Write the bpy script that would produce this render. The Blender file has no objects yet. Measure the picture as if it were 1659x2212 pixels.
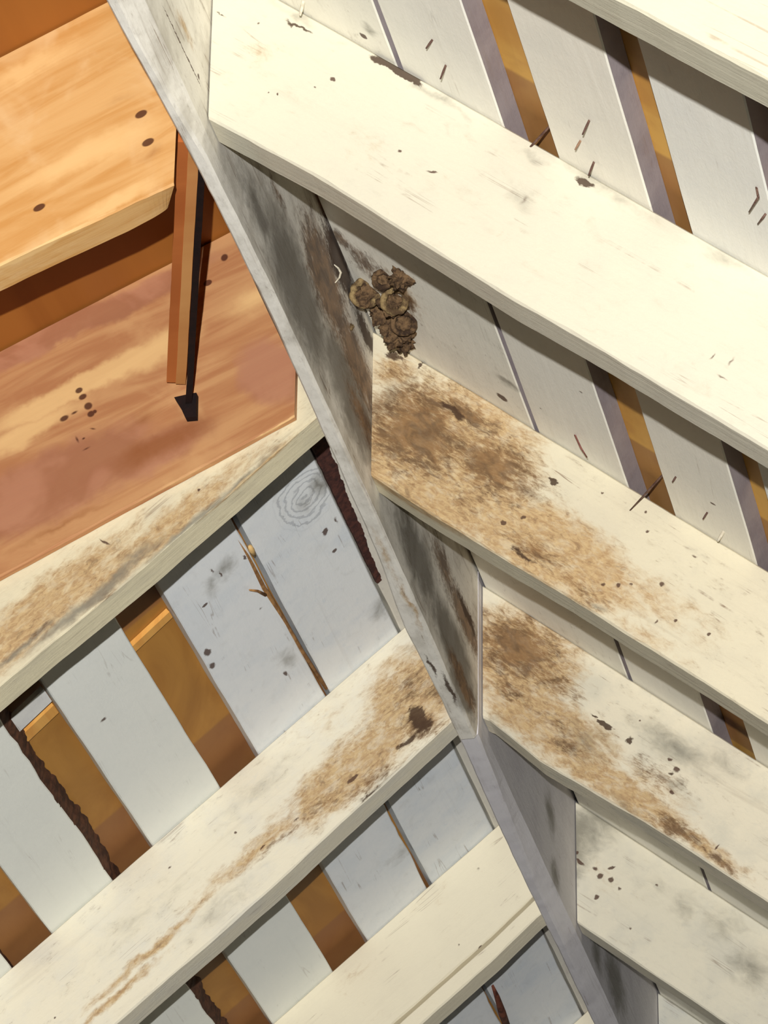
import bpy, bmesh, math, random
from mathutils import Vector, Matrix, noise
random.seed(7)
C = bpy.context.scene.collection
S = bpy.context.scene

# ------------------------------------------------------------------ camera
ZO = 3.2                                   # height of the ridge reference line above the attic floor
FPX = 8535.36                              # focal length in pixels of the 1659 x 2212 frame
CR = Matrix(((0.9763796926, 0.0934978251, 0.1947841178),
             (0.2157863058, -0.4674866810, -0.8572586968),
             (0.0109071570, 0.8790417281, -0.4766200522)))
CP = Vector((0.8480538847, -1.9492200213, -2.0620041857))
cam = bpy.data.cameras.new('camera'); co = bpy.data.objects.new('camera', cam); C.objects.link(co)
cam.sensor_fit = 'VERTICAL'; cam.sensor_height = 24.0; cam.sensor_width = 18.0
cam.lens = FPX / 2212 * 24.0; cam.clip_start = .05; cam.clip_end = 60
co.matrix_world = Matrix.Translation(CP + Vector((0, 0, ZO))) @ CR.to_4x4()
S.camera = co
# ------------------------------------------------------------------ world and lamp
w = bpy.data.worlds.new('attic_dimness'); S.world = w; w.use_nodes = True
w.node_tree.nodes['Background'].inputs[0].default_value = (.75, .84, 1, 1)
w.node_tree.nodes['Background'].inputs[1].default_value = .002
lamp = bpy.data.lights.new('flash_light', 'POINT'); lamp.energy = 390; lamp.shadow_soft_size = .012
lamp.color = (1, .985, .95)
lo = bpy.data.objects.new('flash_light', lamp); C.objects.link(lo)
lo.location = (0.90975, -2.6344, -2.2316 + ZO)
S.view_settings.view_transform = 'Standard'; S.view_settings.look = 'None'
S.view_settings.exposure = 1.5; S.view_settings.gamma = 1; S.view_settings.use_curve_mapping = False

# ------------------------------------------------------------------ geometry of the roof
A, AL, AO = 0.6781, 0.7090, math.radians(25.5)     # slopes: right, left, new boards
D = .14; WR = .0084; TH = .022
ZR = D / math.cos(A); ZL = .0057 + .1464 / math.cos(AL)
NR = Vector((math.sin(A), 0, math.cos(A))); NL = Vector((-math.sin(AL), 0, math.cos(AL)))
def zr(x): return ZR - (x - WR) * math.tan(A)      # underside of the right boarding
def zl(x): return ZL - (-x - WR) * math.tan(AL)    # underside of the left boarding
def zo(x): return .231 + (x + .117) * math.tan(AO) # underside of the new deck
def ray(px, py): return CR @ Vector((px - 829.5, -(py - 1106), -FPX))
def atY(px, py, y):
    r = ray(px, py); return CP + r * ((y - CP.y) / r.y)
def atP(px, py, n, p0):
    r = ray(px, py); return CP + r * (n.dot(p0 - CP) / n.dot(r))
def onR(px, py): return atP(px, py, NR, Vector((WR, 0, ZR)))
def onL(px, py): return atP(px, py, NL, Vector((-WR, 0, ZL)))
def uvR(p): return (p.x * math.cos(A) - p.z * math.sin(A), p.x * math.sin(A) + p.z * math.cos(A))
def uvL(p): return (-p.x * math.cos(AL) - p.z * math.sin(AL), -p.x * math.sin(AL) + p.z * math.cos(AL))
def uvO(p): return (-p.x * math.cos(AO) - p.z * math.sin(AO), -p.x * math.sin(AO) + p.z * math.cos(AO))
def uvG(p): return (p.y, p.z)                      # ridge
def uvSR(p): return (p.y, p.x / math.cos(A))
def uvSL(p): return (p.y, -p.x / math.cos(AL))
def scale_at(p):                                   # pixels per metre at a point
    return FPX / (CR.transposed() @ (p - CP)).z * -1

# ------------------------------------------------------------------ materials
class NT:
    def __init__(s, name, rough=.7):
        s.m = bpy.data.materials.new(name); s.m.use_nodes = True
        s.t = s.m.node_tree; s.b = s.t.nodes['Principled BSDF']; s.b.inputs['Roughness'].default_value = rough
        s.b.inputs['Specular IOR Level'].default_value = .25
    def n(s, typ, **k):
        o = s.t.nodes.new(typ)
        for a, v in k.items(): setattr(o, a, v)
        return o
    def l(s, a, b): s.t.links.new(a, b)
    def math(s, op, a, b=None, clamp=False):
        o = s.n('ShaderNodeMath', operation=op, use_clamp=clamp)
        for i, v in enumerate((a, b)):
            if v is None: continue
            if isinstance(v, (int, float)): o.inputs[i].default_value = v
            else: s.l(v, o.inputs[i])
        return o.outputs[0]
    def vmath(s, op, a, b=None):
        o = s.n('ShaderNodeVectorMath', operation=op)
        for i, v in enumerate((a, b)):
            if v is None: continue
            if isinstance(v, (tuple, list)): o.inputs[i].default_value = v
            else: s.l(v, o.inputs[i])
        return o
    def noise(s, vec, sc, detail=4, rough=.6, dist=0):
        o = s.n('ShaderNodeTexNoise'); o.inputs['Scale'].default_value = sc; o.inputs['Detail'].default_value = detail
        o.inputs['Roughness'].default_value = rough; o.inputs['Distortion'].default_value = dist; s.l(vec, o.inputs['Vector']); return o
    def ss(s, v, lo, hi, a=0., b=1.):
        o = s.n('ShaderNodeMapRange', interpolation_type='SMOOTHSTEP'); s.l(v, o.inputs[0])
        o.inputs[1].default_value = lo; o.inputs[2].default_value = hi; o.inputs[3].default_value = a; o.inputs[4].default_value = b
        return o.outputs[0]
    def mix(s, f, a, b):
        o = s.n('ShaderNodeMix', data_type='RGBA')
        if isinstance(f, (int, float)): o.inputs[0].default_value = f
        else: s.l(f, o.inputs[0])
        for i, v in ((6, a), (7, b)):
            if isinstance(v, (tuple, list)): o.inputs[i].default_value = (*v[:3], 1)
            else: s.l(v, o.inputs[i])
        return o.outputs[2]
def lin(*c): return tuple(((x / 255) / 12.92 if x <= 10 else ((x / 255 + .055) / 1.055) ** 2.4) for x in c)

def coords(k, seed):
    uv = k.n('ShaderNodeUVMap'); uv.uv_map = 'UVMap'
    off = k.vmath('ADD', uv.outputs[0], (seed * 3.71, seed * 1.93, 0)).outputs[0]
    return uv.outputs[0], off
def blob(k, uv, warp, b):
    """b = (u, v, ru, rv, strength, rotation)"""
    v = k.vmath('SUBTRACT', warp if warp is not None else uv, (b[0], b[1], 0)).outputs[0]
    if len(b) > 5 and b[5]:
        r = k.n('ShaderNodeVectorRotate', rotation_type='Z_AXIS'); k.l(v, r.inputs['Vector']); r.inputs['Angle'].default_value = -b[5]; v = r.outputs[0]
    v = k.vmath('MULTIPLY', v, (1 / b[2], 1 / b[3], 0)).outputs[0]
    le = k.vmath('LENGTH', v).outputs[1]
    return k.math('MULTIPLY', k.math('SUBTRACT', 1.0, le, clamp=True), b[4])
def blobs(k, uv, warp, L):
    acc = None
    for b in L:
        x = blob(k, uv, warp, b); acc = x if acc is None else k.math('MAXIMUM', acc, x)
    return acc
def painted(name, seed, base, tint2, stains=None, tan=None, dark=None, grey=None, dots=None, grain=.1, sheen=.75, mottle=.35, cracks=.5, gcol=None, swirl=None):
    k = NT(name, sheen); uv, off = coords(k, seed)
    st = k.vmath('MULTIPLY', off, (2.2, 38, 1)).outputs[0]
    g = k.noise(st, 1.6, 6, .62, .4).outputs[0]
    m1 = k.noise(off, 14, 5, .6).outputs[0]
    m2 = k.noise(k.vmath('MULTIPLY', off, (1, 2.2, 1)).outputs[0], 46, 5, .65, .3).outputs[0]
    wn = k.noise(off, 30, 4, .6)
    wv = k.vmath('MULTIPLY', k.vmath('SUBTRACT', wn.outputs[1], (.5, .5, .5)).outputs[0], (.04, .022, 0)).outputs[0]
    warp = k.vmath('ADD', uv, wv).outputs[0]
    col = k.mix(k.ss(m1, .42, .68, 0, mottle), base, tint2)
    col = k.mix(k.ss(m2, .55, .75, 0, mottle * .8), col, tint2)
    gl = k.ss(g, .56, .78, 0, grain)
    col = k.mix(gl, col, lin(120, 100, 80))
    # thin hairline cracks that follow the grain
    cn = k.noise(k.vmath('MULTIPLY', off, (1.6, 60, 1)).outputs[0], 1.3, 2, .5, 1.2).outputs[0]
    ck = k.math('SUBTRACT', 1.0, k.math('MULTIPLY', k.math('ABSOLUTE', k.math('SUBTRACT', cn, .6)), 60), clamp=True)
    ck = k.math('MULTIPLY', ck, k.ss(m1, .52, .62, 0, cracks))
    col = k.mix(ck, col, lin(130, 105, 85))
    if swirl:
        M = blob(k, uv, warp, (swirl[0], swirl[1], swirl[2] * 1.9, swirl[3], 1., 0))
        rg = k.math('SINE', k.math('MULTIPLY', M, 34))
        col = k.mix(k.math('MULTIPLY', k.ss(rg, .1, .95, 0, .45), k.ss(M, .0, .2)), col, lin(150, 154, 162))
    fine = k.noise(k.vmath('MULTIPLY', off, (1, 2.5, 1)).outputs[0], 95, 6, .7, .8).outputs[0]
    mid = k.noise(k.vmath('MULTIPLY', off, (1, 1.8, 1)).outputs[0], 34, 5, .62, .6).outputs[0]
    if tan:
        M = blobs(k, uv, warp, tan)
        f = k.ss(k.math('ADD', M, k.math('ADD', k.math('MULTIPLY', k.math('SUBTRACT', mid, .5), 1.2), k.math('MULTIPLY', k.math('SUBTRACT', fine, .5), .7))), .12, .95, 0, .9)
        tc = k.mix(k.ss(fine, .35, .65), lin(200, 170, 122), lin(170, 134, 90))
        chip = k.noise(k.vmath('MULTIPLY', off, (1, 1.7, 1)).outputs[0], 44, 6, .68, .5).outputs[0]
        f = k.math('MULTIPLY', f, k.ss(chip, .34, .54, .6, 1))
        tc = k.mix(k.ss(chip, .56, .68, 0, .7), tc, lin(128, 96, 62))
        col = k.mix(f, col, tc)
    if grey:
        M = blobs(k, uv, warp, grey)
        f = k.ss(k.math('ADD', M, k.math('MULTIPLY', k.math('SUBTRACT', mid, .5), 1.0)), .0, 1.0, 0, .8)
        col = k.mix(f, col, gcol or lin(122, 118, 106))
    if stains:
        M = blobs(k, uv, warp, stains)
        mm = k.math('ADD', k.math('MULTIPLY', mid, .55), k.math('MULTIPLY', fine, .6))
        hair = k.noise(k.vmath('MULTIPLY', off, (1, 5, 1)).outputs[0], 60, 5, .7, 1.2).outputs[0]
        mm = k.math('ADD', k.math('MULTIPLY', mm, .6), k.math('MULTIPLY', hair, .46))
        f = k.ss(k.math('ADD', M, k.math('MULTIPLY', k.math('SUBTRACT', mm, .55), 2.6)), .18, .85, 0, .85)
        sc = k.mix(k.ss(mid, .38, .62), lin(136, 102, 66), lin(94, 68, 45))
        col = k.mix(f, col, sc)
    if dark:
        M = blobs(k, uv, warp, dark)
        f = k.ss(k.math('ADD', M, k.math('MULTIPLY', k.math('SUBTRACT', fine, .5), 1.0)), .28, .62, 0, .92)
        col = k.mix(f, col, lin(70, 50, 36))
    if dots:
        sw = k.vmath('ADD', uv, k.vmath('MULTIPLY', k.vmath('SUBTRACT', k.noise(off, 160, 2).outputs[1], (.5, .5, .5)).outputs[0], (.005, .005, 0)).outputs[0]).outputs[0]
        M = blobs(k, uv, sw, dots)
        col = k.mix(k.ss(M, .05, .45, 0, .9), col, lin(84, 58, 46))
    k.l(col, k.b.inputs['Base Color'])
    bp = k.n('ShaderNodeBump'); bp.inputs['Strength'].default_value = .35; bp.inputs['Distance'].default_value = .002
    k.l(k.math('ADD', g, k.math('MULTIPLY', fine, .5)), bp.inputs['Height']); k.l(bp.outputs[0], k.b.inputs['Normal'])
    return k.m
def raw_wood(name, seed, c1, c2, c3, dots=None, tan=None, band=9., knots=None, pink=None, ybands=()):
    k = NT(name, .55); uv, off = coords(k, seed)
    st = k.vmath('MULTIPLY', off, (1.2, band, 1)).outputs[0]
    g = k.noise(st, 3.2, 5, .55, 1.4).outputs[0]
    g2 = k.noise(k.vmath('MULTIPLY', off, (3, 70, 1)).outputs[0], 2, 4, .6).outputs[0]
    m = k.noise(off, 11, 4, .6, .5).outputs[0]
    col = k.mix(k.ss(g, .36, .66), c1, c2)
    col = k.mix(k.ss(m, .5, .72, 0, .7), col, c3)
    col = k.mix(k.ss(g2, .5, .8, 0, .22), col, c2)
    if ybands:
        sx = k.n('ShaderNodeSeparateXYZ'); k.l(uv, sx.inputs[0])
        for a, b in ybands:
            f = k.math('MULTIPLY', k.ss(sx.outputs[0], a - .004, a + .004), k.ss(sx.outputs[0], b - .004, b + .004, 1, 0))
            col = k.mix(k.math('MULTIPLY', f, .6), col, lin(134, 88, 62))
    wn = k.noise(off, 24, 4, .6)
    warp = k.vmath('ADD', uv, k.vmath('MULTIPLY', k.vmath('SUBTRACT', wn.outputs[1], (.5, .5, .5)).outputs[0], (.05, .03, 0)).outputs[0]).outputs[0]
    if pink:
        M = blobs(k, uv, warp, pink); col = k.mix(k.ss(M, .05, .4, 0, .85), col, k.mix(k.ss(m, .4, .6), lin(178, 124, 96), lin(158, 104, 76)))
    if tan:
        M = blobs(k, uv, warp, tan); col = k.mix(k.ss(M, .05, .6, 0, .7), col, lin(236, 196, 136))
    if knots:
        M = blobs(k, uv, warp, knots); col = k.mix(k.ss(M, .1, .7, 0, .75), col, lin(140, 82, 42))
    if dots:
        M = blobs(k, uv, None, dots); col = k.mix(k.ss(M, .05, .4, 0, .9), col, lin(74, 36, 26))
    k.l(col, k.b.inputs['Base Color'])
    bp = k.n('ShaderNodeBump'); bp.inputs['Strength'].default_value = .2; bp.inputs['Distance'].default_value = .001
    k.l(g2, bp.inputs['Height']); k.l(bp.outputs[0], k.b.inputs['Normal'])
    return k.m
def plain(name, c1, c2, sc=60, rough=.8, metal=0):
    k = NT(name, rough); g = k.n('ShaderNodeTexCoord')
    n = k.noise(g.outputs['Object'], sc, 5, .65).outputs[0]
    k.l(k.mix(k.ss(n, .35, .65), c1, c2), k.b.inputs['Base Color']); k.b.inputs['Metallic'].default_value = metal
    bp = k.n('ShaderNodeBump'); bp.inputs['Strength'].default_value = .5; bp.inputs['Distance'].default_value = .001
    k.l(n, bp.inputs['Height']); k.l(bp.outputs[0], k.b.inputs['Normal'])
    return k.m

# pixel-measured marks turned into marks on a face: (px, py, length px, width px, strength, rotation in degrees)
def marks(lst, pt, uvf, rot0=0):
    out = []
    for m in lst:
        p = pt(m[0], m[1]); s = scale_at(p); u, v = uvf(p)
        out.append((u, v, m[2] / s, m[3] / s, m[4] if len(m) > 4 else 1., math.radians(m[5]) if len(m) > 5 else 0))
    return out

# ------------------------------------------------------------------ mesh builders
def link(name, bm, mat, parent=None, origin=None):
    if origin is None:
        origin = Vector((0, 0, 0))
        for v in bm.verts: origin += v.co
        origin /= max(1, len(bm.verts))
    for v in bm.verts: v.co -= origin
    bmesh.ops.recalc_face_normals(bm, faces=bm.faces)
    me = bpy.data.meshes.new(name); bm.to_mesh(me); bm.free()
    me.materials.append(mat)
    o = bpy.data.objects.new(name, me); C.objects.link(o)
    loc = origin + Vector((0, 0, ZO))
    if parent:
        o.parent = parent; o.location = loc - parent.location
    else: o.location = loc
    return o
def tag(o, label, cat, group=None, kind=None):
    o['label'] = label; o['category'] = cat
    if group: o['group'] = group
    if kind: o['kind'] = kind
    return o
def empty(name, p):
    o = bpy.data.objects.new(name, None); C.objects.link(o); o.location = Vector(p) + Vector((0, 0, ZO)); o.empty_display_size = .05
    return o
def loft(rings, uvf=None, yoff=None, smooth=False, bm=None, closed=False):
    """rings: lists of points around a closed section"""
    if bm is None: bm = bmesh.new()
    uvl = bm.loops.layers.uv.get('UVMap') or bm.loops.layers.uv.new('UVMap')
    R = [[bm.verts.new(p) for p in r] for r in rings]
    n = len(R[0]); fs = []
    N = len(R)
    for i in range(N if closed else N - 1):
        a, b = R[i], R[(i + 1) % N]
        for j in range(n):
            fs.append(bm.faces.new((a[j], a[(j + 1) % n], b[(j + 1) % n], b[j])))
    if not closed: fs.append(bm.faces.new(R[0][::-1])); fs.append(bm.faces.new(R[-1]))
    for f in fs:
        f.smooth = smooth
        if uvf:
            for lp in f.loops:
                u, v = uvf(lp.vert.co)
                lp[uvl].uv = (u, v + (yoff(lp.vert.co) if yoff else 0))
    return bm
def wob(t, seed, amp, fr=14):
    return amp * (noise.noise(Vector((t * fr, seed * 7.3, 0))) + .5 * noise.noise(Vector((t * fr * 3.7, seed * 3.1, 5))))
def interp(pts, x, slope):
    if x <= pts[0][0]: return pts[0][1] + (x - pts[0][0]) * slope
    if x >= pts[-1][0]: return pts[-1][1] + (x - pts[-1][0]) * slope
    for (a, b), (c, d) in zip(pts, pts[1:]):
        if a <= x <= c: return b + (d - b) * (x - a) / (c - a)
def beam(sgn, y, t, x0, x1, zb, zt, uvf, seed, amp=.0012, ch=.002, n=150, skew=0):
    """a rafter: near face in the plane y, plumb cut at x0; zb, zt give the edges for |x|"""
    rings = []
    for i in range(n + 1):
        f = i / n; x = x0 + (x1 - x0) * f ** 1.15
        b = zb(x) + wob(x, seed, amp); tp = zt(x) + wob(x, seed + 9, amp * .6)
        yn = y + wob(x, seed + 4, .0008, 5); yf = y + t + wob(x, seed + 5, .0008, 9)
        X = sgn * x
        c2 = ch * (1.2 + wob(x, seed + 2, .6, 30))
        XF = X + sgn * skew * (1 - f) ** 30
        rings.append([(X, yn, b + c2), (X, yn, tp - ch), (X, yn + ch, tp), (XF, yf - ch, tp), (XF, yf, tp - ch), (XF, yf, b + ch), (XF, yf - ch, b), (X, yn + c2, b)])
    return loft(rings, uvf, lambda p: -(p.y - y) * 2.5)
def strip(side, xa, xb, y0, y1, seed, th=TH, amp=.0012, lift=0, n=130, ragged=None):
    """a roofing board running along y; xa, xb are its uphill and downhill |x|"""
    sg = 1 if side == 'R' else -1
    zf = (lambda x: zr(x)) if side == 'R' else (lambda x: zl(-x))
    N = NR if side == 'R' else NL
    rings = []
    for i in range(n + 1):
        y = y0 + (y1 - y0) * i / n
        a = xa + wob(y, seed, amp, 6); b = xb + wob(y, seed + 3, amp, 6)
        if ragged: a += ragged(y)
        P = lambda x, h: Vector((sg * x, y, zf(x))) + N * (h + lift)
        c = .0012
        rings.append([P(a, c), P(a + c, 0), P(b - c, 0), P(b, c), P(b, th), P(a, th)])
    return loft(rings, uvSR if side == 'R' else uvSL, lambda p: p.z * .4)
def tube(pts, rad, seg=8, bm=None):
    pts = [Vector(p) for p in pts]; rings = []
    rd = rad if isinstance(rad, (list, tuple)) else [rad] * len(pts)
    for i, p in enumerate(pts):
        d = (pts[min(i + 1, len(pts) - 1)] - pts[max(i - 1, 0)]).normalized()
        s = d.cross(Vector((.3, .9, .2))).normalized(); u = d.cross(s)
        rings.append([p + (s * math.cos(2 * math.pi * k / seg) + u * math.sin(2 * math.pi * k / seg)) * rd[i] for k in range(seg)])
    return loft(rings, smooth=True, bm=bm)

CREAM = lin(246, 236, 208); CREAM2 = lin(226, 218, 196); COOL = lin(222, 220, 212); COOL2 = lin(200, 203, 204)

# ------------------------------------------------------------------ right-hand rafters
yR = {0: .3387, 1: .9789, 2: 1.6674, 3: 2.2852, 4: 2.9416, 5: 3.6652}
def zbR(pts):
    return lambda x: interp(pts, x, -math.tan(A))
nom = [(.0084, 0), (.3, -.3 * math.tan(A) + .0068)]
edgeR = {
 0: [(.0084, 0), (.4922, -.3880), (.5652, -.4468), (.6001, -.4745)],
 1: [(.0096, 0.), (.1115, -.0755), (.2122, -.1612), (.2938, -.2300), (.3383, -.2649), (.5171, -.4087)],
 2: [(.0169, -.0084), (.0731, -.0560), (.1373, -.1064), (.2620, -.2026), (.4280, -.3373)],
 3: [(.0130, -.0045), (.0206, -.0085), (.0814, -.0680), (.2100, -.1603), (.3482, -.2710)],
 4: nom, 5: nom}
ztop = lambda x: zr(x) - .0012
def onY(y): return lambda px, py: atY(px, py, y)
rm = {}
y1_ = onY(yR[1]); y2_ = onY(yR[2]); y3_ = onY(yR[3]); y4_ = onY(yR[4]); y0_ = onY(yR[0])
rm[0] = painted('paint_on_nearest_rafter', 1, lin(192, 187, 166), lin(186, 180, 158), grain=.08)
rm[1] = painted('paint_on_upper_rafter', 2, lin(212, 206, 186), lin(201, 197, 181), grain=.10,
    tan=marks([(560, 110, 90, 40, .35), (800, 330, 90, 60, .28)], y1_, uvR),
    grey=marks([(1300, 400, 210, 22, .55), (1130, 420, 60, 50, .4), (640, 35, 90, 16, .6), (960, 215, 160, 12, .55), (1560, 560, 120, 26, .5), (1165, 345, 60, 16, .6)], y1_, uvR),
    dark=marks([(1268, 397, 34, 13, 1.3), (862, 152, 90, 15, 2.2, 0), (480, 30, 22, 5, .7), (650, 60, 80, 7, .8)], y1_, uvR),
    dots=marks([(720, 171, 10, 5, 1), (865, 324, 7, 5, .8), (937, 370, 18, 5, .7, 20), (600, 203, 4, 4, .7), (578, 200, 4, 3, .6), (558, 52, 5, 4, .5), (1540, 770, 5, 14, .42), (1580, 780, 5, 20, .38), (1560, 815, 22, 4, .4), (1135, 430, 10, 22, .3), (680, 188, 5, 5, .5)], y1_, uvR))
rm[2] = painted('paint_on_second_rafter', 3, lin(218, 209, 183), lin(204, 196, 175), grain=.28, cracks=.9,
    tan=marks([(950, 1000, 300, 260, 2.2), (1180, 1180, 340, 120, 2.0), (1400, 1290, 260, 80, .7), (850, 800, 90, 80, 1.1), (1380, 1370, 200, 50, .6)], y2_, uvR),
    stains=marks([(900, 930, 190, 160, 1.1), (1060, 1000, 190, 100, 1.0), (1010, 890, 110, 32, 1.0), (1160, 1190, 120, 40, .75), (850, 800, 60, 60, .6), (1240, 1260, 110, 28, .6), (1010, 1080, 90, 60, .5), (1280, 1290, 70, 40, .4)], y2_, uvR),
    dark=marks([(985, 890, 70, 14, 1.0), (850, 770, 50, 16, .9), (1130, 1200, 60, 12, .8), (1197, 1041, 22, 8, 1.3), (910, 790, 20, 7, 1, 85)], y2_, uvR),
    grey=marks([(840, 860, 40, 90, .5), (1290, 1310, 30, 12, .8), (1140, 1060, 60, 30, .5), (1500, 1190, 60, 14, .3)], y2_, uvR),
    dots=marks([(1088, 1129, 9, 6, 1), (1130, 1118, 7, 7, .8), (1334, 1265, 7, 7, 1), (1302, 1263, 7, 6, .8), (1362, 1264, 6, 4, .6), (1397, 1150, 6, 5, .9), (1393, 1108, 5, 4, .8), (1428, 1263, 7, 8, .8), (1458, 1342, 6, 6, 1), (1416, 1345, 4, 9, .5), (1531, 1371, 6, 5, .9), (1300, 1065, 5, 4, .8), (1500, 1202, 10, 5, .5)], y2_, uvR))
rm[3] = painted('paint_on_third_rafter', 4, lin(226, 217, 194), lin(200, 196, 180), grain=.28, mottle=.6, cracks=.9,
    tan=marks([(1120, 1420, 200, 150, 1.8), (1180, 1560, 260, 90, 1.8), (1330, 1700, 300, 56, 1.6), (1520, 1830, 180, 30, 1.2), (1420, 1700, 160, 40, .7)], y3_, uvR),
    stains=marks([(1120, 1400, 150, 100, 1.1), (1190, 1470, 110, 34, .7), (1100, 1490, 90, 30, .7), (1230, 1610, 110, 28, .6), (1430, 1680, 90, 50, .6), (1460, 1790, 110, 30, .85), (1560, 1860, 90, 16, .8), (1210, 1570, 90, 30, .5)], y3_, uvR),
    dark=marks([(1308, 1568, 30, 9, 1.4), (1357, 1600, 14, 12, 1.4), (1285, 1545, 26, 4, 1.1), (1454, 1665, 12, 10, .9)], y3_, uvR),
    grey=marks([(1260, 1600, 90, 60, .6), (1450, 1610, 160, 40, .8), (1460, 1700, 40, 30, .7), (1560, 1650, 90, 40, .5), (1350, 1740, 80, 20, .5), (1060, 1560, 30, 50, .4)], y3_, uvR),
    dots=marks([(1462, 1662, 10, 8, 1), (1452, 1711, 8, 5, 1), (1549, 1830, 3, 10, .9), (1488, 1541, 7, 8, .9), (1525, 1563, 9, 8, 1), (1448, 1640, 7, 5, .9), (1382, 1556, 4, 4, .7)], y3_, uvR))
rm[4] = painted('paint_on_fourth_rafter', 5, lin(228, 221, 200), lin(204, 201, 188), grain=.12, mottle=.5,
    grey=marks([(1235, 1810, 85, 110, 1.3), (1290, 1770, 90, 60, .9), (1230, 1900, 40, 60, .9), (1420, 1920, 90, 40, .3), (1620, 2090, 90, 60, .7), (1560, 2000, 70, 60, .5), (1480, 1960, 50, 60, .4)], y4_, uvR),
    tan=marks([(1300, 1900, 50, 40, .4), (1290, 1880, 40, 30, .4)], y4_, uvR),
    dots=marks([(1207, 1857, 8, 11, 1), (1245, 1842, 6, 6, .9), (1253, 1862, 16, 5, 1, -10), (1297, 1892, 8, 9, 1), (1321, 1874, 11, 4, 1, 55), (1320, 1900, 8, 8, 1), (1289, 1938, 7, 8, 1), (1286, 1876, 8, 5, .7), (1338, 1920, 6, 5, .6), (1418, 1912, 6, 5, .6), (1362, 2005, 5, 4, .5)], y4_, uvR))
rm[5] = painted('paint_on_farthest_right_rafter', 6, lin(215, 212, 198), lin(190, 192, 188), grain=.12, mottle=.6)
labR = {
 0: 'white painted rafter cutting across the top right corner, nearest of the right slope',
 1: 'bright clean cream painted rafter from the top of the ridge board to the right edge',
 2: 'painted rafter with wide brown mould staining below the wasp nest',
 3: 'painted rafter with ochre stains and rust-brown chips meeting the ridge end joint',
 4: 'cream painted rafter with a dirty grey ridge end and small dark specks, lower right',
 5: 'grey white painted rafter end in the very bottom right behind the dark ridge board'}
for i in range(6):
    pts = edgeR[i]
    bm = beam(1, yR[i], .0422, (.0115 if i != 3 else .0115), 1.15, zbR(pts), ztop, uvR, 10 + i, amp=.0011 if i != 2 else .0014)
    tag(link('rafter', bm, rm[i]), labR[i], 'rafter', 'painted rafters of the right slope')

# ------------------------------------------------------------------ left-hand rafters
yL = {2: 1.5344, 3: 2.2876, 4: 2.8948, 5: 3.60}
zlt = lambda x: zl(-x) - .0012
nomL = [(.0084, .0057), (.3, .0057 - .2916 * math.tan(AL))]
edgeL = {2: [(.0084, .004), (.1944, -.1600), (.3470, -.2860)],
 3: [(.0084, .010), (.0284, -.0044), (.1834, -.1450), (.2393, -.1975), (.4358, -.3660)],
 4: [(.0084, .005), (.0326, -.0079), (.0992, -.0707)], 5: nomL}
l2_ = onY(yL[2]); l3_ = onY(yL[3]); l4_ = onY(yL[4])
lm_ = {}
lm_[2] = painted('paint_behind_new_board', 21, lin(226, 216, 184), lin(205, 196, 170), grain=.4, mottle=.6,
    tan=marks([(60, 1340, 420, 80, 1.7), (330, 1165, 400, 50, 1.5), (560, 1020, 220, 30, 1.2)], l2_, uvL),
    grey=marks([(200, 1290, 260, 22, 1.3), (420, 1130, 260, 18, 1.1), (290, 1200, 60, 30, .9), (40, 1400, 140, 14, 1.2), (520, 1040, 160, 14, .9)], l2_, uvL),
    stains=marks([(230, 1290, 60, 14, .6), (60, 1380, 90, 8, .6)], l2_, uvL),
    dots=marks([(430, 1058, 5, 4, 1), (225, 1170, 22, 3, .7, 70)], l2_, uvL))
lm_[3] = painted('paint_on_left_middle_rafter', 22, lin(230, 222, 200), lin(214, 211, 200), grain=.14, mottle=.5,
    tan=marks([(900, 1500, 170, 140, 1.8), (760, 1660, 260, 90, 1.7), (560, 1830, 260, 34, 1.1), (330, 2050, 300, 16, 1.2), (250, 2150, 200, 14, 1.2), (700, 1560, 140, 70, .4)], l3_, uvL),
    stains=marks([(880, 1480, 80, 60, .6), (910, 1570, 60, 70, .8), (800, 1690, 110, 40, .65), (700, 1730, 110, 26, .5), (600, 1820, 110, 14, .55), (950, 1500, 40, 90, .6)], l3_, uvL),
    dark=marks([(905, 1555, 34, 60, 1.25, 20), (880, 1600, 50, 14, .9), (800, 1720, 60, 22, .7)], l3_, uvL),
    grey=marks([(560, 1700, 200, 40, .35), (480, 1960, 160, 40, .4), (300, 1980, 200, 50, .3), (815, 1700, 60, 30, .5), (900, 1400, 60, 20, .4)], l3_, uvL),
    dots=marks([(762, 1682, 20, 6, 1.2, 0), (568, 1830, 12, 3, .8), (510, 1800, 5, 5, .7), (367, 1874, 6, 3, .5), (118, 2198, 5, 3, .6), (640, 1770, 12, 3, .5)], l3_, uvL))
lm_[4] = painted('paint_on_left_lower_rafter', 23, lin(236, 227, 202), lin(228, 219, 196), grain=.06, mottle=.4,
    tan=marks([(930, 1930, 80, 40, .2), (760, 2110, 60, 30, .35)], l4_, uvL),
    dots=marks([(1040, 2048, 7, 7, .9), (1033, 1876, 6, 6, .35), (990, 2040, 4, 4, .5)], l4_, uvL))
lm_[5] = painted('paint_on_farthest_left_rafter', 24, lin(226, 218, 196), lin(210, 206, 192), grain=.06)
labL = {2: 'painted rafter with long grey mould streak directly behind the lower new orange board',
 3: 'broad white painted rafter crossing lower left with ochre and dark brown rot by the ridge',
 4: 'cream painted rafter with a grooved lower edge at bottom centre',
 5: 'small cream rafter end at the bottom beside the ridge board, lowest of the left slope'}
for i in (2, 3, 5):
    bm = beam(-1, yL[i], .0422, .0125, 1.15, (lambda p: (lambda x: interp(p, x, -math.tan(AL))))(edgeL[i]), zlt, uvL, 30 + i)
    tag(link('rafter', bm, lm_[i]), labL[i], 'rafter', 'painted rafters of the left slope')
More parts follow.
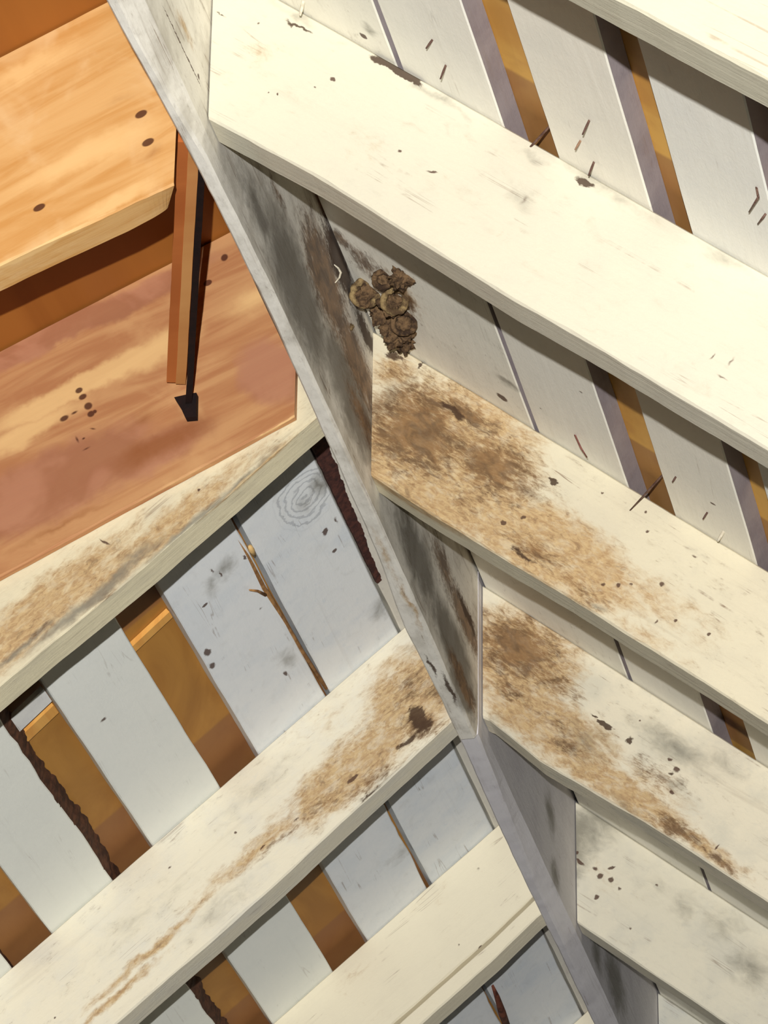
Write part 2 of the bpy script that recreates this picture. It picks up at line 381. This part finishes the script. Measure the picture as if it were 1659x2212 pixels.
# the fourth one carries a batten along its lower edge, with an open groove above it
r4 = empty('rafter', (-.3, yL[4], nomL[1][1]))
tag(r4, labL[4], 'rafter', 'painted rafters of the left slope')
z4 = lambda x: interp(edgeL[4], x, -math.tan(AL))
GZ = .030
link('rafter_body', beam(-1, yL[4], .0422, .0125, 1.15, lambda x: z4(x) + GZ + .006, zlt, uvL, 34), lm_[4], r4)
link('rafter_core', beam(-1, yL[4] + .020, .0215, .0125, 1.15, lambda x: z4(x) + .004, lambda x: z4(x) + GZ + .012, uvL, 35), plain('bare_wood_groove_shade', lin(140, 130, 122), lin(110, 102, 96)), r4)  # bare core toned dark to put shade into the groove
link('edge_batten', beam(-1, yL[4] - .0005, .0422, .0125, 1.15, lambda x: z4(x), lambda x: z4(x) + GZ - .001, uvL, 36), lm_[4], r4)

# ------------------------------------------------------------------ ridge boards
def gl(px, py): return atP(px, py, Vector((0, 0, 1)), Vector((0, 0, -.0368)))
GLp = [(-.6, -.022), (.5, -.019), (.7344, -.0155), (.9199, -.0088), (1.0672, -.0042), (1.2915, -.0016), (1.459, -.0036), (1.7715, -.0070), (1.9624, -.0155), (2.1404, -.0125), (2.34, -.0125)]
GRp = [(-.6, -.006), (.5, -.0045), (.7956, -.003), (.8902, .0018), (.989, .0080), (1.1114, .0102), (1.2946, .0120), (1.4219, .0125), (1.5762, .0125), (1.7937, .0112), (2.0, .0100), (2.34, .0078)]
def ridge(pl, pr, y0, y1, zb, zt, seed, n=160):
    rings = []
    for i in range(n + 1):
        y = y0 + (y1 - y0) * i / n
        a = interp(pl, y, 0) + wob(y, seed, .0009, 12); b = interp(pr, y, 0) + wob(y, seed + 1, .0009, 12)
        if b - a < .006: b = a + .006
        z = zb(y) + wob(y, seed + 2, .0008, 16)
        at = min(a, -.009) if zt > 0 else a
        bt = min(max(b, .0100), .0112)
        mz = z + .02
        rings.append([(a + .002, y, z), (b - .003, y, z), (b, y, z + .003), (bt, y, mz), (bt, y, zt), (-.0105, y, zt), (-.0105 if a > -.0105 else max(a, -.0118), y, mz), (a, y, z + .002)])
    return loft(rings, uvG, lambda p: -(.0125 - p.x) * 1.5 if p.z < -.02 else 0)
rf = lambda px, py: atP(px, py, Vector((1, 0, 0)), Vector((.0105, 0, 0)))
mr1 = painted('stained_paint_on_ridge', 41, lin(238, 234, 224), lin(190, 184, 172), grain=.6, mottle=.7, cracks=.9, gcol=lin(96, 90, 80),
    tan=marks([(400, 60, 120, 30, .9), (850, 1230, 200, 20, .7), (900, 1330, 160, 16, .8)], rf, uvG),
    grey=marks([(640, 620, 460, 160, 1.6), (760, 860, 460, 130, 1.6), (560, 460, 260, 80, 1.1), (900, 1200, 360, 110, 1.4), (980, 1400, 360, 90, 1.7), (1000, 1500, 200, 60, 1.5)], rf, uvG),
    stains=marks([(700, 600, 300, 130, 1.5), (770, 780, 300, 90, 1.4), (780, 900, 240, 60, .9), (960, 1230, 220, 70, .9), (1005, 1340, 260, 60, 1.4), (1000, 1480, 220, 44, 1.2), (600, 420, 120, 30, .7)], rf, uvG),
    dark=marks([(730, 560, 260, 90, 1.1), (790, 720, 220, 50, .9), (1010, 1330, 170, 24, 1.0), (985, 1510, 140, 14, .9), (960, 1480, 90, 12, .8)], rf, uvG),
    dots=marks([(395, 102, 185, 3, 1.6, 1.2), (430, 165, 10, 8, 1), (385, 82, 30, 2.2, 1), (700, 430, 5, 4, .5), (660, 460, 7, 4, .6)], rf, uvG))
mr2 = painted('clean_paint_on_ridge', 42, lin(224, 221, 224), lin(204, 200, 206), grain=.3, mottle=.5,
    grey=marks([(1190, 1760, 90, 60, 1.1), (1200, 1890, 90, 50, 1.0), (1330, 2120, 200, 90, 1.3), (1290, 2060, 100, 60, 1.1)], rf, uvG))
o = tag(link('ridge_board', ridge(GLp, GRp, -.6, 2.262, lambda y: -.0368 - .0045 * max(0, y - 1.2), .186, 51), mr1),
    'long upper ridge board with grey brown mould, running from the top left to mid photo', 'ridge board')
GL2 = [(2.25, -.0141), (2.6288, -.0180), (2.8695, -.0169), (3.2313, -.0162), (5, -.0162)]
GR2 = [(2.25, .0100), (2.3497, .0072), (2.7219, -.0035), (2.9429, -.0035), (3.2332, -.0050), (5, -.005)]
o = tag(link('ridge_board', ridge(GL2, GR2, 2.266, 4.6, lambda y: -.0368, .186, 52), mr2),
    'lower ridge board in clean lilac grey paint running to the bottom edge', 'ridge board')

# ------------------------------------------------------------------ roofing boards
cw = dict(grain=.06, mottle=.35, cracks=.25)
sR = [ # xa, xb
 (.0135, .1885), (.1940, .2890), (.3385, .4225), (.4570, .5427), (.590, .675), (.715, .800), (.84, .925), (.965, 1.06)]
onRm = lambda L: marks(L, onR, uvSR)
onLm = lambda L: marks(L, onL, uvSL)
SRm = {
 0: painted('paint_on_top_board', 60, lin(244, 241, 228), lin(226, 224, 212), **cw, grey=onRm([(830, 85, 30, 30, .9), (900, 640, 60, 30, .4), (1130, 850, 30, 50, .9)]),
    stains=onRm([(880, 620, 100, 60, .8), (960, 700, 100, 30, .7), (840, 580, 60, 40, .9)]), tan=onRm([(950, 680, 130, 50, .9)]),
    dots=onRm([(1120, 880, 16, 14, 1.2), (824, 100, 12, 10, 1.2)])),
 1: painted('paint_on_second_board', 61, lin(244, 241, 230), lin(228, 227, 218), **cw, dots=onRm([(1235, 835, 5, 5, .5), (1180, 890, 4, 4, .5)])),
 2: painted('paint_on_third_board', 62, lin(243, 239, 226), lin(228, 226, 216), **cw, dots=onRm([(1455, 1037, 6, 8, .8)])),
 3: painted('paint_on_fourth_board', 63, lin(240, 239, 230), lin(226, 227, 224), **cw)}
edge_m = painted('bare_board_edge', 66, lin(150, 141, 144), lin(128, 118, 124), grain=.3, mottle=.6)
labs = ['white painted roof board tight against the ridge on the right slope',
        'white painted roof board second from the ridge, between thin brown crack and first ochre gap',
        'white painted roof board between the two ochre gaps of the right slope',
        'white painted roof board right of the second ochre gap, by the right edge']
for i, (a, b) in enumerate(sR):
    bm = strip('R', a, b, -.6, 4.6, 70 + i, amp=.0009)
    o = link('roof_board', bm, SRm[i] if i < 4 else SRm[3]); o.data.materials.append(edge_m)
    dn = Vector((math.cos(A), 0, -math.sin(A)))
    for f in o.data.polygons:
        if f.normal.dot(dn) > .9: f.material_index = 1
    tag(o, labs[i] if i < 4 else 'white painted roof board further down the right slope beyond the right edge', 'roof board', 'painted roof boards of the right slope')
sL = [(.0135, .0925), (.0955, .1800), (.1860, .2690), (.3160, .3980), (.4420, .5200), (.5680, .65), (.70, .78), (.83, .91), (.96, 1.05)]
SLm = {
 0: painted('paint_on_left_top_board', 80, lin(230, 226, 214), lin(206, 198, 192), **cw, stains=onLm([(760, 1060, 120, 12, .8)]), dots=onLm([(850, 1340, 16, 4, .8)])),
 1: painted('paint_on_left_knotty_board', 81, lin(240, 243, 244), lin(224, 231, 238), grain=.12, mottle=.7, swirl=onLm([(600, 1125, 62, 62, 1)])[0],
    grey=onLm([(620, 1110, 60, 26, .9), (650, 1060, 60, 30, .7), (760, 1370, 60, 30, .7), (600, 1140, 60, 22, .5)]),
    dots=onLm([(643, 1200, 16, 7, 1, 10), (664, 1240, 7, 6, 1), (660, 1180, 20, 4, .5), (612, 1128, 18, 3, .3, 30), (605, 1140, 5, 14, .28), (745, 1232, 5, 4, .5)])),
 2: painted('paint_on_left_scuffed_board', 82, lin(240, 243, 245), lin(224, 231, 238), grain=.1, mottle=.5,
    grey=onLm([(470, 1240, 60, 36, .8), (450, 1270, 60, 20, .6), (600, 1440, 70, 24, .6), (850, 1860, 50, 40, .5), (380, 1320, 40, 20, .6)]),
    dots=onLm([(444, 1306, 6, 7, 1), (458, 1400, 20, 8, 1), (470, 1428, 16, 7, .9), (602, 1468, 16, 5, .8), (505, 1225, 16, 3, .7), (465, 1250, 18, 3, .6), (450, 1240, 16, 3, .5), (545, 1330, 5, 5, .4)])),
 3: painted('paint_on_left_grey_green_board', 83, lin(244, 246, 240), lin(234, 238, 234), **cw, dots=onLm([(198, 1610, 24, 5, .9), (288, 1499, 9, 8, .7), (213, 1637, 12, 3, .8), (345, 1710, 5, 5, .4)])),
 4: painted('paint_on_left_wavy_board', 84, lin(244, 246, 238), lin(236, 238, 232), **cw)}
labl = ['narrow white painted board along the left side of the ridge, edged with peeling brown',
        'blue white painted board with a swirl knot and dark marks, left of the ridge',
        'scuffed white painted board with a rust red dash, between the sliver gap and ochre gap',
        'smooth grey white board between the two wide ochre gaps, lower left',
        'white board with ragged brown bark edge at the far left edge']
for i, (a, b) in enumerate(sL):
    y0 = 1.545 if i < 99 else 0
    rag = None
    if i == 4: rag = lambda y: .004 + wob(y, 3, .003, 9) + wob(y, 8, .0015, 40)
    if i == 2: rag = lambda y: wob(y, 12, .0012, 20)
    bm = strip('L', a, b, y0, 4.6, 90 + i, amp=.0009, ragged=rag)
    o = link('roof_board', bm, SLm[i] if i < 5 else SLm[4])
    tag(o, labl[i] if i < 5 else ('white painted board at the bottom left corner beside an ochre gap' if i == 5 else 'white painted roof board further down the left slope beyond the left edge'), 'roof board', 'painted roof boards of the left slope')
    if i in (4, 5):
        bark = plain('bark', lin(96, 62, 44), lin(62, 40, 30), 90)
        rings = []
        n = 260
        for q in range(n + 1):
            y = y0 + .01 + (3.0 - y0) * q / n
            s = 1 if i == 4 else .35
            aa = a + (rag(y) if rag else 0) + .0018
            wdt = (.0135 + wob(y, 5, .0035, 15) + wob(y, 6, .002, 60)) * s
            P = lambda x, h: Vector((-x, y, zl(-x))) + NL * h
            rings.append([P(aa, .0002), P(aa, .0150), P(aa - wdt * .9, .0185), P(aa - wdt, .0165 + wob(y, 7, .001, 70)), P(aa - wdt * .55, .007 + wob(y, 9, .0012, 50))])
        b_ = link('bark_edge', loft(rings), bark, o); b_['label'] = 'ragged dark brown bark edge'
    if i == 0:
        # flaking unpainted edge of the top board
        fl = plain('bare_brown_wood', lin(92, 56, 48), lin(60, 38, 36), 120)
        rings = []
        for q in range(161):
            y = 1.72 + .44 * q / 160
            q_ = (y - 1.72) / .44
            x0 = .0930 + wob(y, 25, .0006, 30)
            wdt = .0175 - .0125 * q_ + wob(y, 15, .0012, 45) + wob(y, 16, .0008, 110)
            P = lambda x, h: Vector((-x, y, zl(-x))) + NL * h
            rings.append([P(x0, -.0012), P(x0 + .0006, .0004), P(x0 + .0006, .004), P(x0 - wdt, .002), P(x0 - wdt, -.0010)])
        b_ = link('peeling_edge', loft(rings), fl, o); b_['label'] = 'dark red brown unpainted peeling edge'

# plywood decks above the boards
def deck(side, seed, mat, y0, y1, x0, x1, zfun, N, lift, th, uvf, nx=2):
    sg = 1 if side == 'R' else -1
    P = lambda x, y, h: Vector((sg * x, y, zfun(x))) + N * h
    rings = [[P(x0, y, lift), P(x1, y, lift), P(x1, y, lift + th), P(x0, y, lift + th)] for y in (y0, (y0 + y1) / 2, y1)]
    return loft(rings, uvf, lambda p: 0)
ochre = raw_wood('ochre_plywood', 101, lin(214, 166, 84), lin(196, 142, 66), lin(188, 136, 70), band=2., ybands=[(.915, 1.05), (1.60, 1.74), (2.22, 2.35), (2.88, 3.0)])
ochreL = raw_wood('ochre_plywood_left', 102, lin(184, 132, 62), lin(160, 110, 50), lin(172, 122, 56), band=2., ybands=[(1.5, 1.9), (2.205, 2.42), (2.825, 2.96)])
tag(link('plywood_panel', deck('R', 1, ochre, -.6, 4.6, .003, 1.15, zr, NR, TH + .0006, .012, uvSR), ochre),
    'ochre plywood sheet seen through the gaps of the right slope', 'plywood')
tag(link('plywood_panel', deck('L', 2, ochreL, 1.545, 4.6, .003, 1.15, lambda x: zl(-x), NL, TH + .0006, .012, uvSL), ochreL),
    'ochre plywood sheet seen through the wide gaps of the left slope', 'plywood')
NO = Vector((-math.sin(AO), 0, math.cos(AO)))
newply = raw_wood('new_orange_plywood', 103, lin(160, 100, 42), lin(144, 86, 34), lin(152, 94, 44), band=3.)
tag(link('plywood_panel', deck('L', 3, newply, -.6, 1.60, .004, 1.15, lambda x: zo(-x), NO, .001, .012, uvO), newply),
    'deep orange plywood above the new boards in the top left corner', 'plywood')
# pale batten pieces seen inside the two left gaps
bat = raw_wood('light_batten_wood', 104, lin(228, 172, 92), lin(214, 150, 74), lin(222, 164, 84))
def gap_piece(xa, xb, pa, pb, h0, h1, mat, name, lab, cat='batten'):
    P = lambda x, y, h: Vector((-x, y, zl(-x))) + NL * h
    ya, yb = pa; 
    rings = [[P(x, ya + (q - 0) * pb, h0), P(x, yb + q * pb, h0), P(x, yb + q * pb, h1), P(x, ya + q * pb, h1)] for x, q in ((xa, 0), (xb, 1))]
    return tag(link(name, loft(rings, uvSL), mat), lab, cat)
def yat(px, py): return onL(px, py).y
gap_piece(.2705, .3145, (yat(372, 1350), yat(372, 1350) + .014), .005, .0155, TH, bat, 'batten', 'light orange batten crossing the upper end of the ochre gap nearest the ridge')
gap_piece(.3995, .4370, (yat(130, 1545), yat(130, 1545) + .02), .005, .0155, TH, bat, 'batten', 'light orange batten in the far left ochre gap beside a white strip')
wh = painted('white_strip_paint', 110, lin(228, 228, 224), lin(190, 190, 196), grain=.05)
gap_piece(.3995, .4370, (yat(120, 1520) - .026, yat(120, 1520) + .006), .005, .009, .0150, wh, 'batten', 'short white painted strip in the far left ochre gap under the rafter shadow')

# ------------------------------------------------------------------ new unpainted boards, top left
Y1, Y2 = 1.085, 1.5240
o1 = onY(Y1); o2 = onY(Y2)
m1 = raw_wood('new_pine_upper', 120, lin(218, 172, 112), lin(202, 148, 84), lin(226, 188, 136), band=11.,
    tan=marks([(200, 330, 260, 50, .8), (60, 150, 200, 40, .7), (60, 560, 260, 30, .9), (250, 440, 160, 30, .8)], o1, uvO),
    knots=marks([(330, 330, 70, 40, .4), (260, 215, 120, 30, .3)], o1, uvO),
    dots=marks([(305, 247, 17, 11, 1.3, 0), (320, 308, 17, 11, 1.3, 0), (85, 449, 17, 10, 1.3)], o1, uvO))
m2 = raw_wood('new_pine_lower', 121, lin(196, 146, 100), lin(176, 120, 80), lin(204, 156, 108), band=9.,
    pink=marks([(100, 1050, 330, 110, 1.0), (330, 980, 200, 70, .7), (120, 720, 320, 40, .9), (580, 800, 90, 130, .8), (300, 640, 240, 40, .8)], o2, uvO),
    tan=marks([(180, 830, 320, 40, 1.2), (60, 930, 200, 40, .8), (560, 640, 140, 50, .6), (600, 930, 70, 14, 1.2), (330, 760, 150, 50, .9), (380, 1050, 200, 30, .4)], o2, uvO),
    knots=marks([(350, 960, 200, 60, .8), (300, 910, 90, 40, .5), (130, 1130, 260, 18, .5)], o2, uvO),
    dots=marks([(484, 555, 10, 12, .9, 40), (448, 610, 12, 9, 1.2), (170, 842, 11, 9, .9), (178, 856, 12, 9, .9), (190, 876, 12, 12, .9), (196, 893, 11, 10, .9), (138, 902, 14, 9, .8), (160, 890, 12, 5, .5), (204, 888, 7, 7, .7), (166, 948, 5, 16, .38), (186, 968, 16, 4, .35), (200, 925, 12, 4, .38, 40), (180, 946, 6, 4, .5)], o2, uvO))
def newbeam(y, t, x0, x1, bot, seed, mat, skew=0):
    zb = lambda x: bot[1] - (x - bot[0]) * bot[2]
    zt = lambda x: zo(-x) - .0005
    return link('rafter', beam(-1, y, t, x0, x1, zb, zt, uvO, seed, amp=.0008, ch=.0016, skew=skew), mat)
def botline(pa, pb, y):
    a, b = atY(*pa, y), atY(*pb, y); return (-b.x, b.z, (b.z - a.z) / (b.x - a.x))
o = newbeam(Y1, .040, -atY(375, 400, Y1).x, 1.12, botline((0, 572), (370, 400), Y1), 130, m1, .016)
tag(o, 'fresh yellow orange pine board with two round knots, uppermost at the top left', 'rafter', 'new unpainted boards')
o = newbeam(Y2, .0095, -atY(636, 905, Y2).x, 1.12, botline((0, 1246), (635, 900), Y2), 131, m2)
tag(o, 'wide pinkish orange pine board with black marks, fixed in front of a painted rafter', 'rafter', 'new unpainted boards')

# slim strip between the two new boards, with its shade built as black pieces
stk = empty('wood_strip', atY(385, 830, Y2 - .02)); tag(stk, 'slim brown wood strip with shade built as a black edge between the two new orange boards', 'strip')
pA = Vector(atY(410, 292, Y1 - .004)); pB = Vector(atY(382, 812, Y2 - .014))
def prism_between(a, b, wl, wr_, d0, d1, seed):
    """a bar from a to b; offsets wl..wr_ sideways and d0..d1 in depth"""
    ax = (b - a).normalized(); side = Vector((1, 0, 0)); side = (side - ax * side.dot(ax)).normalized(); dep = ax.cross(side).normalized()
    if dep.z > 0: dep = -dep
    rings = []
    for i in range(41):
        p = a + (b - a) * i / 40 ; ww = wob(i / 40, seed, .0005, 5)
        rings.append([p + side * (wl + ww) + dep * d0, p + side * (wr_ + ww) + dep * d0, p + side * (wr_ + ww) + dep * d1, p + side * (wl + ww) + dep * d1])
    return loft(rings, uvG)
strip_m = raw_wood('strip_wood', 140, lin(206, 150, 92), lin(186, 124, 70), lin(196, 132, 80), band=5.)
strip_e = raw_wood('strip_reddish_wood', 141, lin(190, 112, 58), lin(170, 94, 46), lin(180, 104, 54), band=5.)
blk = plain('shade_black', lin(30, 14, 12), lin(20, 10, 10), 80)  # flat black for the pieces that stand in for the strip's shade
dx = (pB - pA)
o = link('strip_body', prism_between(pA, pB, -.0010, .0095, -.002, .010, 1), strip_m, stk)
o = link('strip_edge', prism_between(pA, pB, -.0110, -.0006, -.004, .0085, 2), strip_e, stk); o['label'] = 'reddish left half of the strip'
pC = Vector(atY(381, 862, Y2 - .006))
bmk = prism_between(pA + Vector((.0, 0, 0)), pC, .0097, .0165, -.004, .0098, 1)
o = link('shade_strip', bmk, blk, stk); o['label'] = 'black strip standing in for shade along the right edge'
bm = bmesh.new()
poly = [(376, 858), (412, 850), (424, 848), (423, 900), (400, 902), (390, 880)]  # outline of the shadow at the strip end, built as a black block
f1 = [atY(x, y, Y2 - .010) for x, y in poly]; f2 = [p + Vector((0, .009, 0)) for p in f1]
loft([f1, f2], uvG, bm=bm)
o = link('shade_foot', bm, blk, stk); o['label'] = 'black piece standing in for the shadow at the strip foot'

# ------------------------------------------------------------------ sliver of wood in the left gap
tw = empty('wood_sliver', onL(600, 1300)); tag(tw, 'thin brown forked wood sliver stuck in the narrow gap left of the knotty board', 'wood sliver')
twm = plain('sliver_wood', lin(182, 136, 84), lin(136, 96, 60), 70)
P = lambda px, py, h=.003: onL(px, py) + NL * h
link('sliver_stem', tube([P(505, 1150), P(535, 1200), P(570, 1270), P(610, 1335), P(655, 1410), P(708, 1490)], [.0028, .0036, .0042, .0034, .003, .0022]), twm, tw)
link('sliver_fork', tube([P(572, 1284, -.001), P(552, 1272, -.004), P(530, 1265, -.008)], [.0022, .0016, .001]), twm, tw)
pal = plain('pale_broken_wood', lin(226, 190, 132), lin(206, 168, 108), 90)
o = link('pale_chip', tube([P(536, 1176, -.003), P(540, 1185, -.003), P(546, 1196, -.003)], [.0022, .0036, .002]), pal, tw); o['label'] = 'pale broken chip'

# knotty brown splinter low down
ks = link('splinter', tube([onL(1063, 2128) - NL * .001, onL(1070, 2150) - NL * .004, onL(1082, 2185) - NL * .003, onL(1100, 2230)], [.002, .0042, .006, .005]), plain('dark_red_wood', lin(118, 66, 48), lin(66, 34, 28), 70))
tag(ks, 'dark reddish brown splinter between boards at the bottom edge', 'splinter')

# ------------------------------------------------------------------ nails
nm = plain('rusty_nail', lin(118, 92, 80), lin(84, 60, 52), 200, .6, .2)
npale = plain('pale_painted_nail', lin(222, 216, 196), lin(190, 180, 160), 200, .7)
def px_of(p):
    q = CR.transposed() @ (Vector(p) - CP); return (829.5 + FPX * q.x / -q.z, 1106 - FPX * q.y / -q.z)
def nail(base, tip_px, depth, side='R', mat=nm, lab='', r=.0011, hook=None, group='nail points through the right slope'):
    N = NR if side == 'R' else NL
    b = (onR if side == 'R' else onL)(*base) + N * depth
    # tip: the nail leans freely; find the point at a sensible protrusion that shows at tip_px
    a0 = px_of(b); a1 = px_of(b - N * .02); L = math.hypot(a1[0] - a0[0], a1[1] - a0[1])
    ln = .02 * math.hypot(tip_px[0] - base[0], tip_px[1] - base[1]) / L
    t = atP(tip_px[0], tip_px[1], N, b - N * ln * .95)
    pts = [b + N * .004, b, b.lerp(t, .5), t]
    if hook: pts.append(atP(hook[0], hook[1], N, t))
    o = link('nail', tube(pts, [r] * (len(pts) - 1) + [r * .6], 8), mat)
    tag(o, lab, 'nail', group)
    return o
nail((934, 86), (920, 105), 0, lab='rusty nail point in the second roof board, nearest the thin crack')
nail((963, 141), (951, 171), 0, lab='rusty nail point just below and right of the highest nail, above the bright rafter')
nail((1273, 260), (1258, 291), 0, lab='bent nail point in the middle of the board between the ochre gaps')
nail((1254, 304), (1242, 324), 0, lab='short nail point in pale chipped paint, between the ochre gaps', mat=plain('nail_in_paint', lin(170, 140, 110), lin(130, 100, 80), 200))
nail((1181, 283), (1110, 356), TH, lab='long dark nail crossing the bottom of the first ochre gap, upper right', r=.0012)
nail((1283, 350), (1271, 380), 0, lab='nail point standing above the rust chip on the bright rafter')
nail((1634, 405), (1638, 426), 0, hook=(1618, 458), lab='bent nail point near the right edge, upper of the pair')
nail((1654, 462), (1648, 470), 0, hook=(1637, 484), lab='bent nail point near the right edge, lower of the pair')
nail((1242, 940), (1255, 968), 0, lab='reddish nail point above the mould-stained rafter', mat=plain('red_rust', lin(140, 90, 80), lin(110, 70, 64), 200), hook=(1268, 988))
nail((1425, 1037), (1357, 1107), TH, lab='long dark nail at the bottom of the ochre gap above the stained rafter', r=.0012)
nail((1460, 1030), (1452, 1042), 0, lab='tiny nail point right of the long nail above the stained rafter')
nail((1528, 1107), (1518, 1122), 0, lab='short bent nail point above the stained rafter near the right side')
nail((1563, 1148), (1550, 1170), 0, lab='pale painted nail above the stained rafter near the right edge', mat=npale, r=.0018)
nail((655, 4), (648, 34), 0, lab='pale painted nail at the top edge of the bright rafter', mat=npale, r=.0018)
nail((598, -6), (590, 14), 0, lab='pale painted nail tip cut by the top edge of the photo', mat=npale, r=.0016)

# ------------------------------------------------------------------ wasp nest
nest = empty('wasp_nest', (.046, 1.60, .15)); tag(nest, 'small crumbling mud wasp nest with round cells, beside the ridge above a stained rafter', 'nest')
mud = plain('dried_mud', lin(112, 88, 62), lin(52, 38, 28), 130, .95)
mudl = plain('pale_dried_mud', lin(150, 128, 88), lin(78, 60, 42), 110, .95)
def lump(c, r, seed, amp=.35, sub=4, squash=(1, 1, 1)):
    bm = bmesh.new(); bmesh.ops.create_icosphere(bm, subdivisions=sub, radius=1)
    for v in bm.verts:
        d = v.co.normalized(); n = noise.noise(d * 1.7 + Vector((seed, 0, 0))) + .6 * noise.noise(d * 5 + Vector((seed, 3, 0))) + .4 * noise.noise(d * 13 + Vector((0, seed, 0)))
        q = d * r * (1 + amp * n); v.co = Vector((q.x * squash[0], q.y * squash[1], q.z * squash[2])) + Vector(c)
    for f in bm.faces: f.smooth = True
    return bm
def surf(px, py, h):
    cs = [onR(px, py), rf(px, py)]; q = min(cs, key=lambda p: (p - CP).length)
    return q + (CP - q).normalized() * h
def ringcell(px, py, y, R, r, seed, gap=.0, tilt=0):
    c = surf(px, py, y); n = (CP - c).normalized(); n = (n + Vector((0, 0, -.2))).normalized()
    a = n.cross(Vector((0, 0, 1))).normalized(); b = n.cross(a); rings = []
    for i in range(48):
        t = 2 * math.pi * i / 48
        rr = R * (1 + .12 * noise.noise(Vector((math.cos(t) * 2, math.sin(t) * 2, seed))))
        ctr = c + (a * math.cos(t) + b * math.sin(t)) * rr; o_ = (a * math.cos(t) + b * math.sin(t))
        rd = r * (1 + .35 * noise.noise(Vector((t * 3, seed, 1))))
        rings.append([ctr + o_ * rd * math.cos(2 * math.pi * q / 10) + n * rd * math.sin(2 * math.pi * q / 10) for q in range(10)])
    return loft(rings, smooth=True, closed=True)
link('mud_body', lump(surf(856, 706, .020), .0190, 3, .45, 5, (1, .8, 1.1)), mud, nest)
link('mud_body', lump(surf(852, 652, .018), .0150, 5, .40, 5, (1, .8, 1)), mud, nest)
link('mud_body', lump(surf(792, 632, .016), .0155, 8, .4, 5, (1, .8, 1)), mud, nest)
link('crumb', lump(surf(870, 732, .016), .0120, 12, .8, 4, (1.1, .7, 1)), mud, nest)
link('crumb', lump(surf(868, 600, .012), .012, 15, .7, 4), mud, nest)
link('crumb', lump(surf(828, 606, .012), .010, 31, .4, 4), mud, nest)
link('crumb', lump(surf(872, 698, .024), .011, 33, .4, 4), mud, nest)
link('crumb', lump(surf(822, 676, .016), .011, 21, .7, 4), mud, nest)
link('crumb', lump(surf(757, 706, .004), .0035, 18, .5, 3), mudl, nest)
link('mud_cell', ringcell(788, 634, .030, .0130, .0038, 2), mudl, nest)
link('mud_cell', ringcell(852, 650, .032, .0120, .0036, 5), mudl, nest)
link('mud_cell', ringcell(872, 698, .036, .0115, .0030, 7), mud, nest)
link('mud_cell', ringcell(826, 604, .022, .0085, .0032, 9), mud, nest)
# a curl of loose paint on the ridge board
p = rf(725, 590)
fl = link('paint_flake', tube([rf(720, 572) + Vector((.001, 0, 0)), rf(725, 580) + Vector((.003, 0, 0)), rf(728, 590) + Vector((.004, 0, 0)), rf(727, 601) + Vector((.003, 0, 0)), rf(722, 611) + Vector((.001, 0, 0))], [.0005, .0011, .0015, .0011, .0005]), npale)
tag(fl, 'small pale curl of loose paint on the dark ridge board left of the nest', 'paint flake')
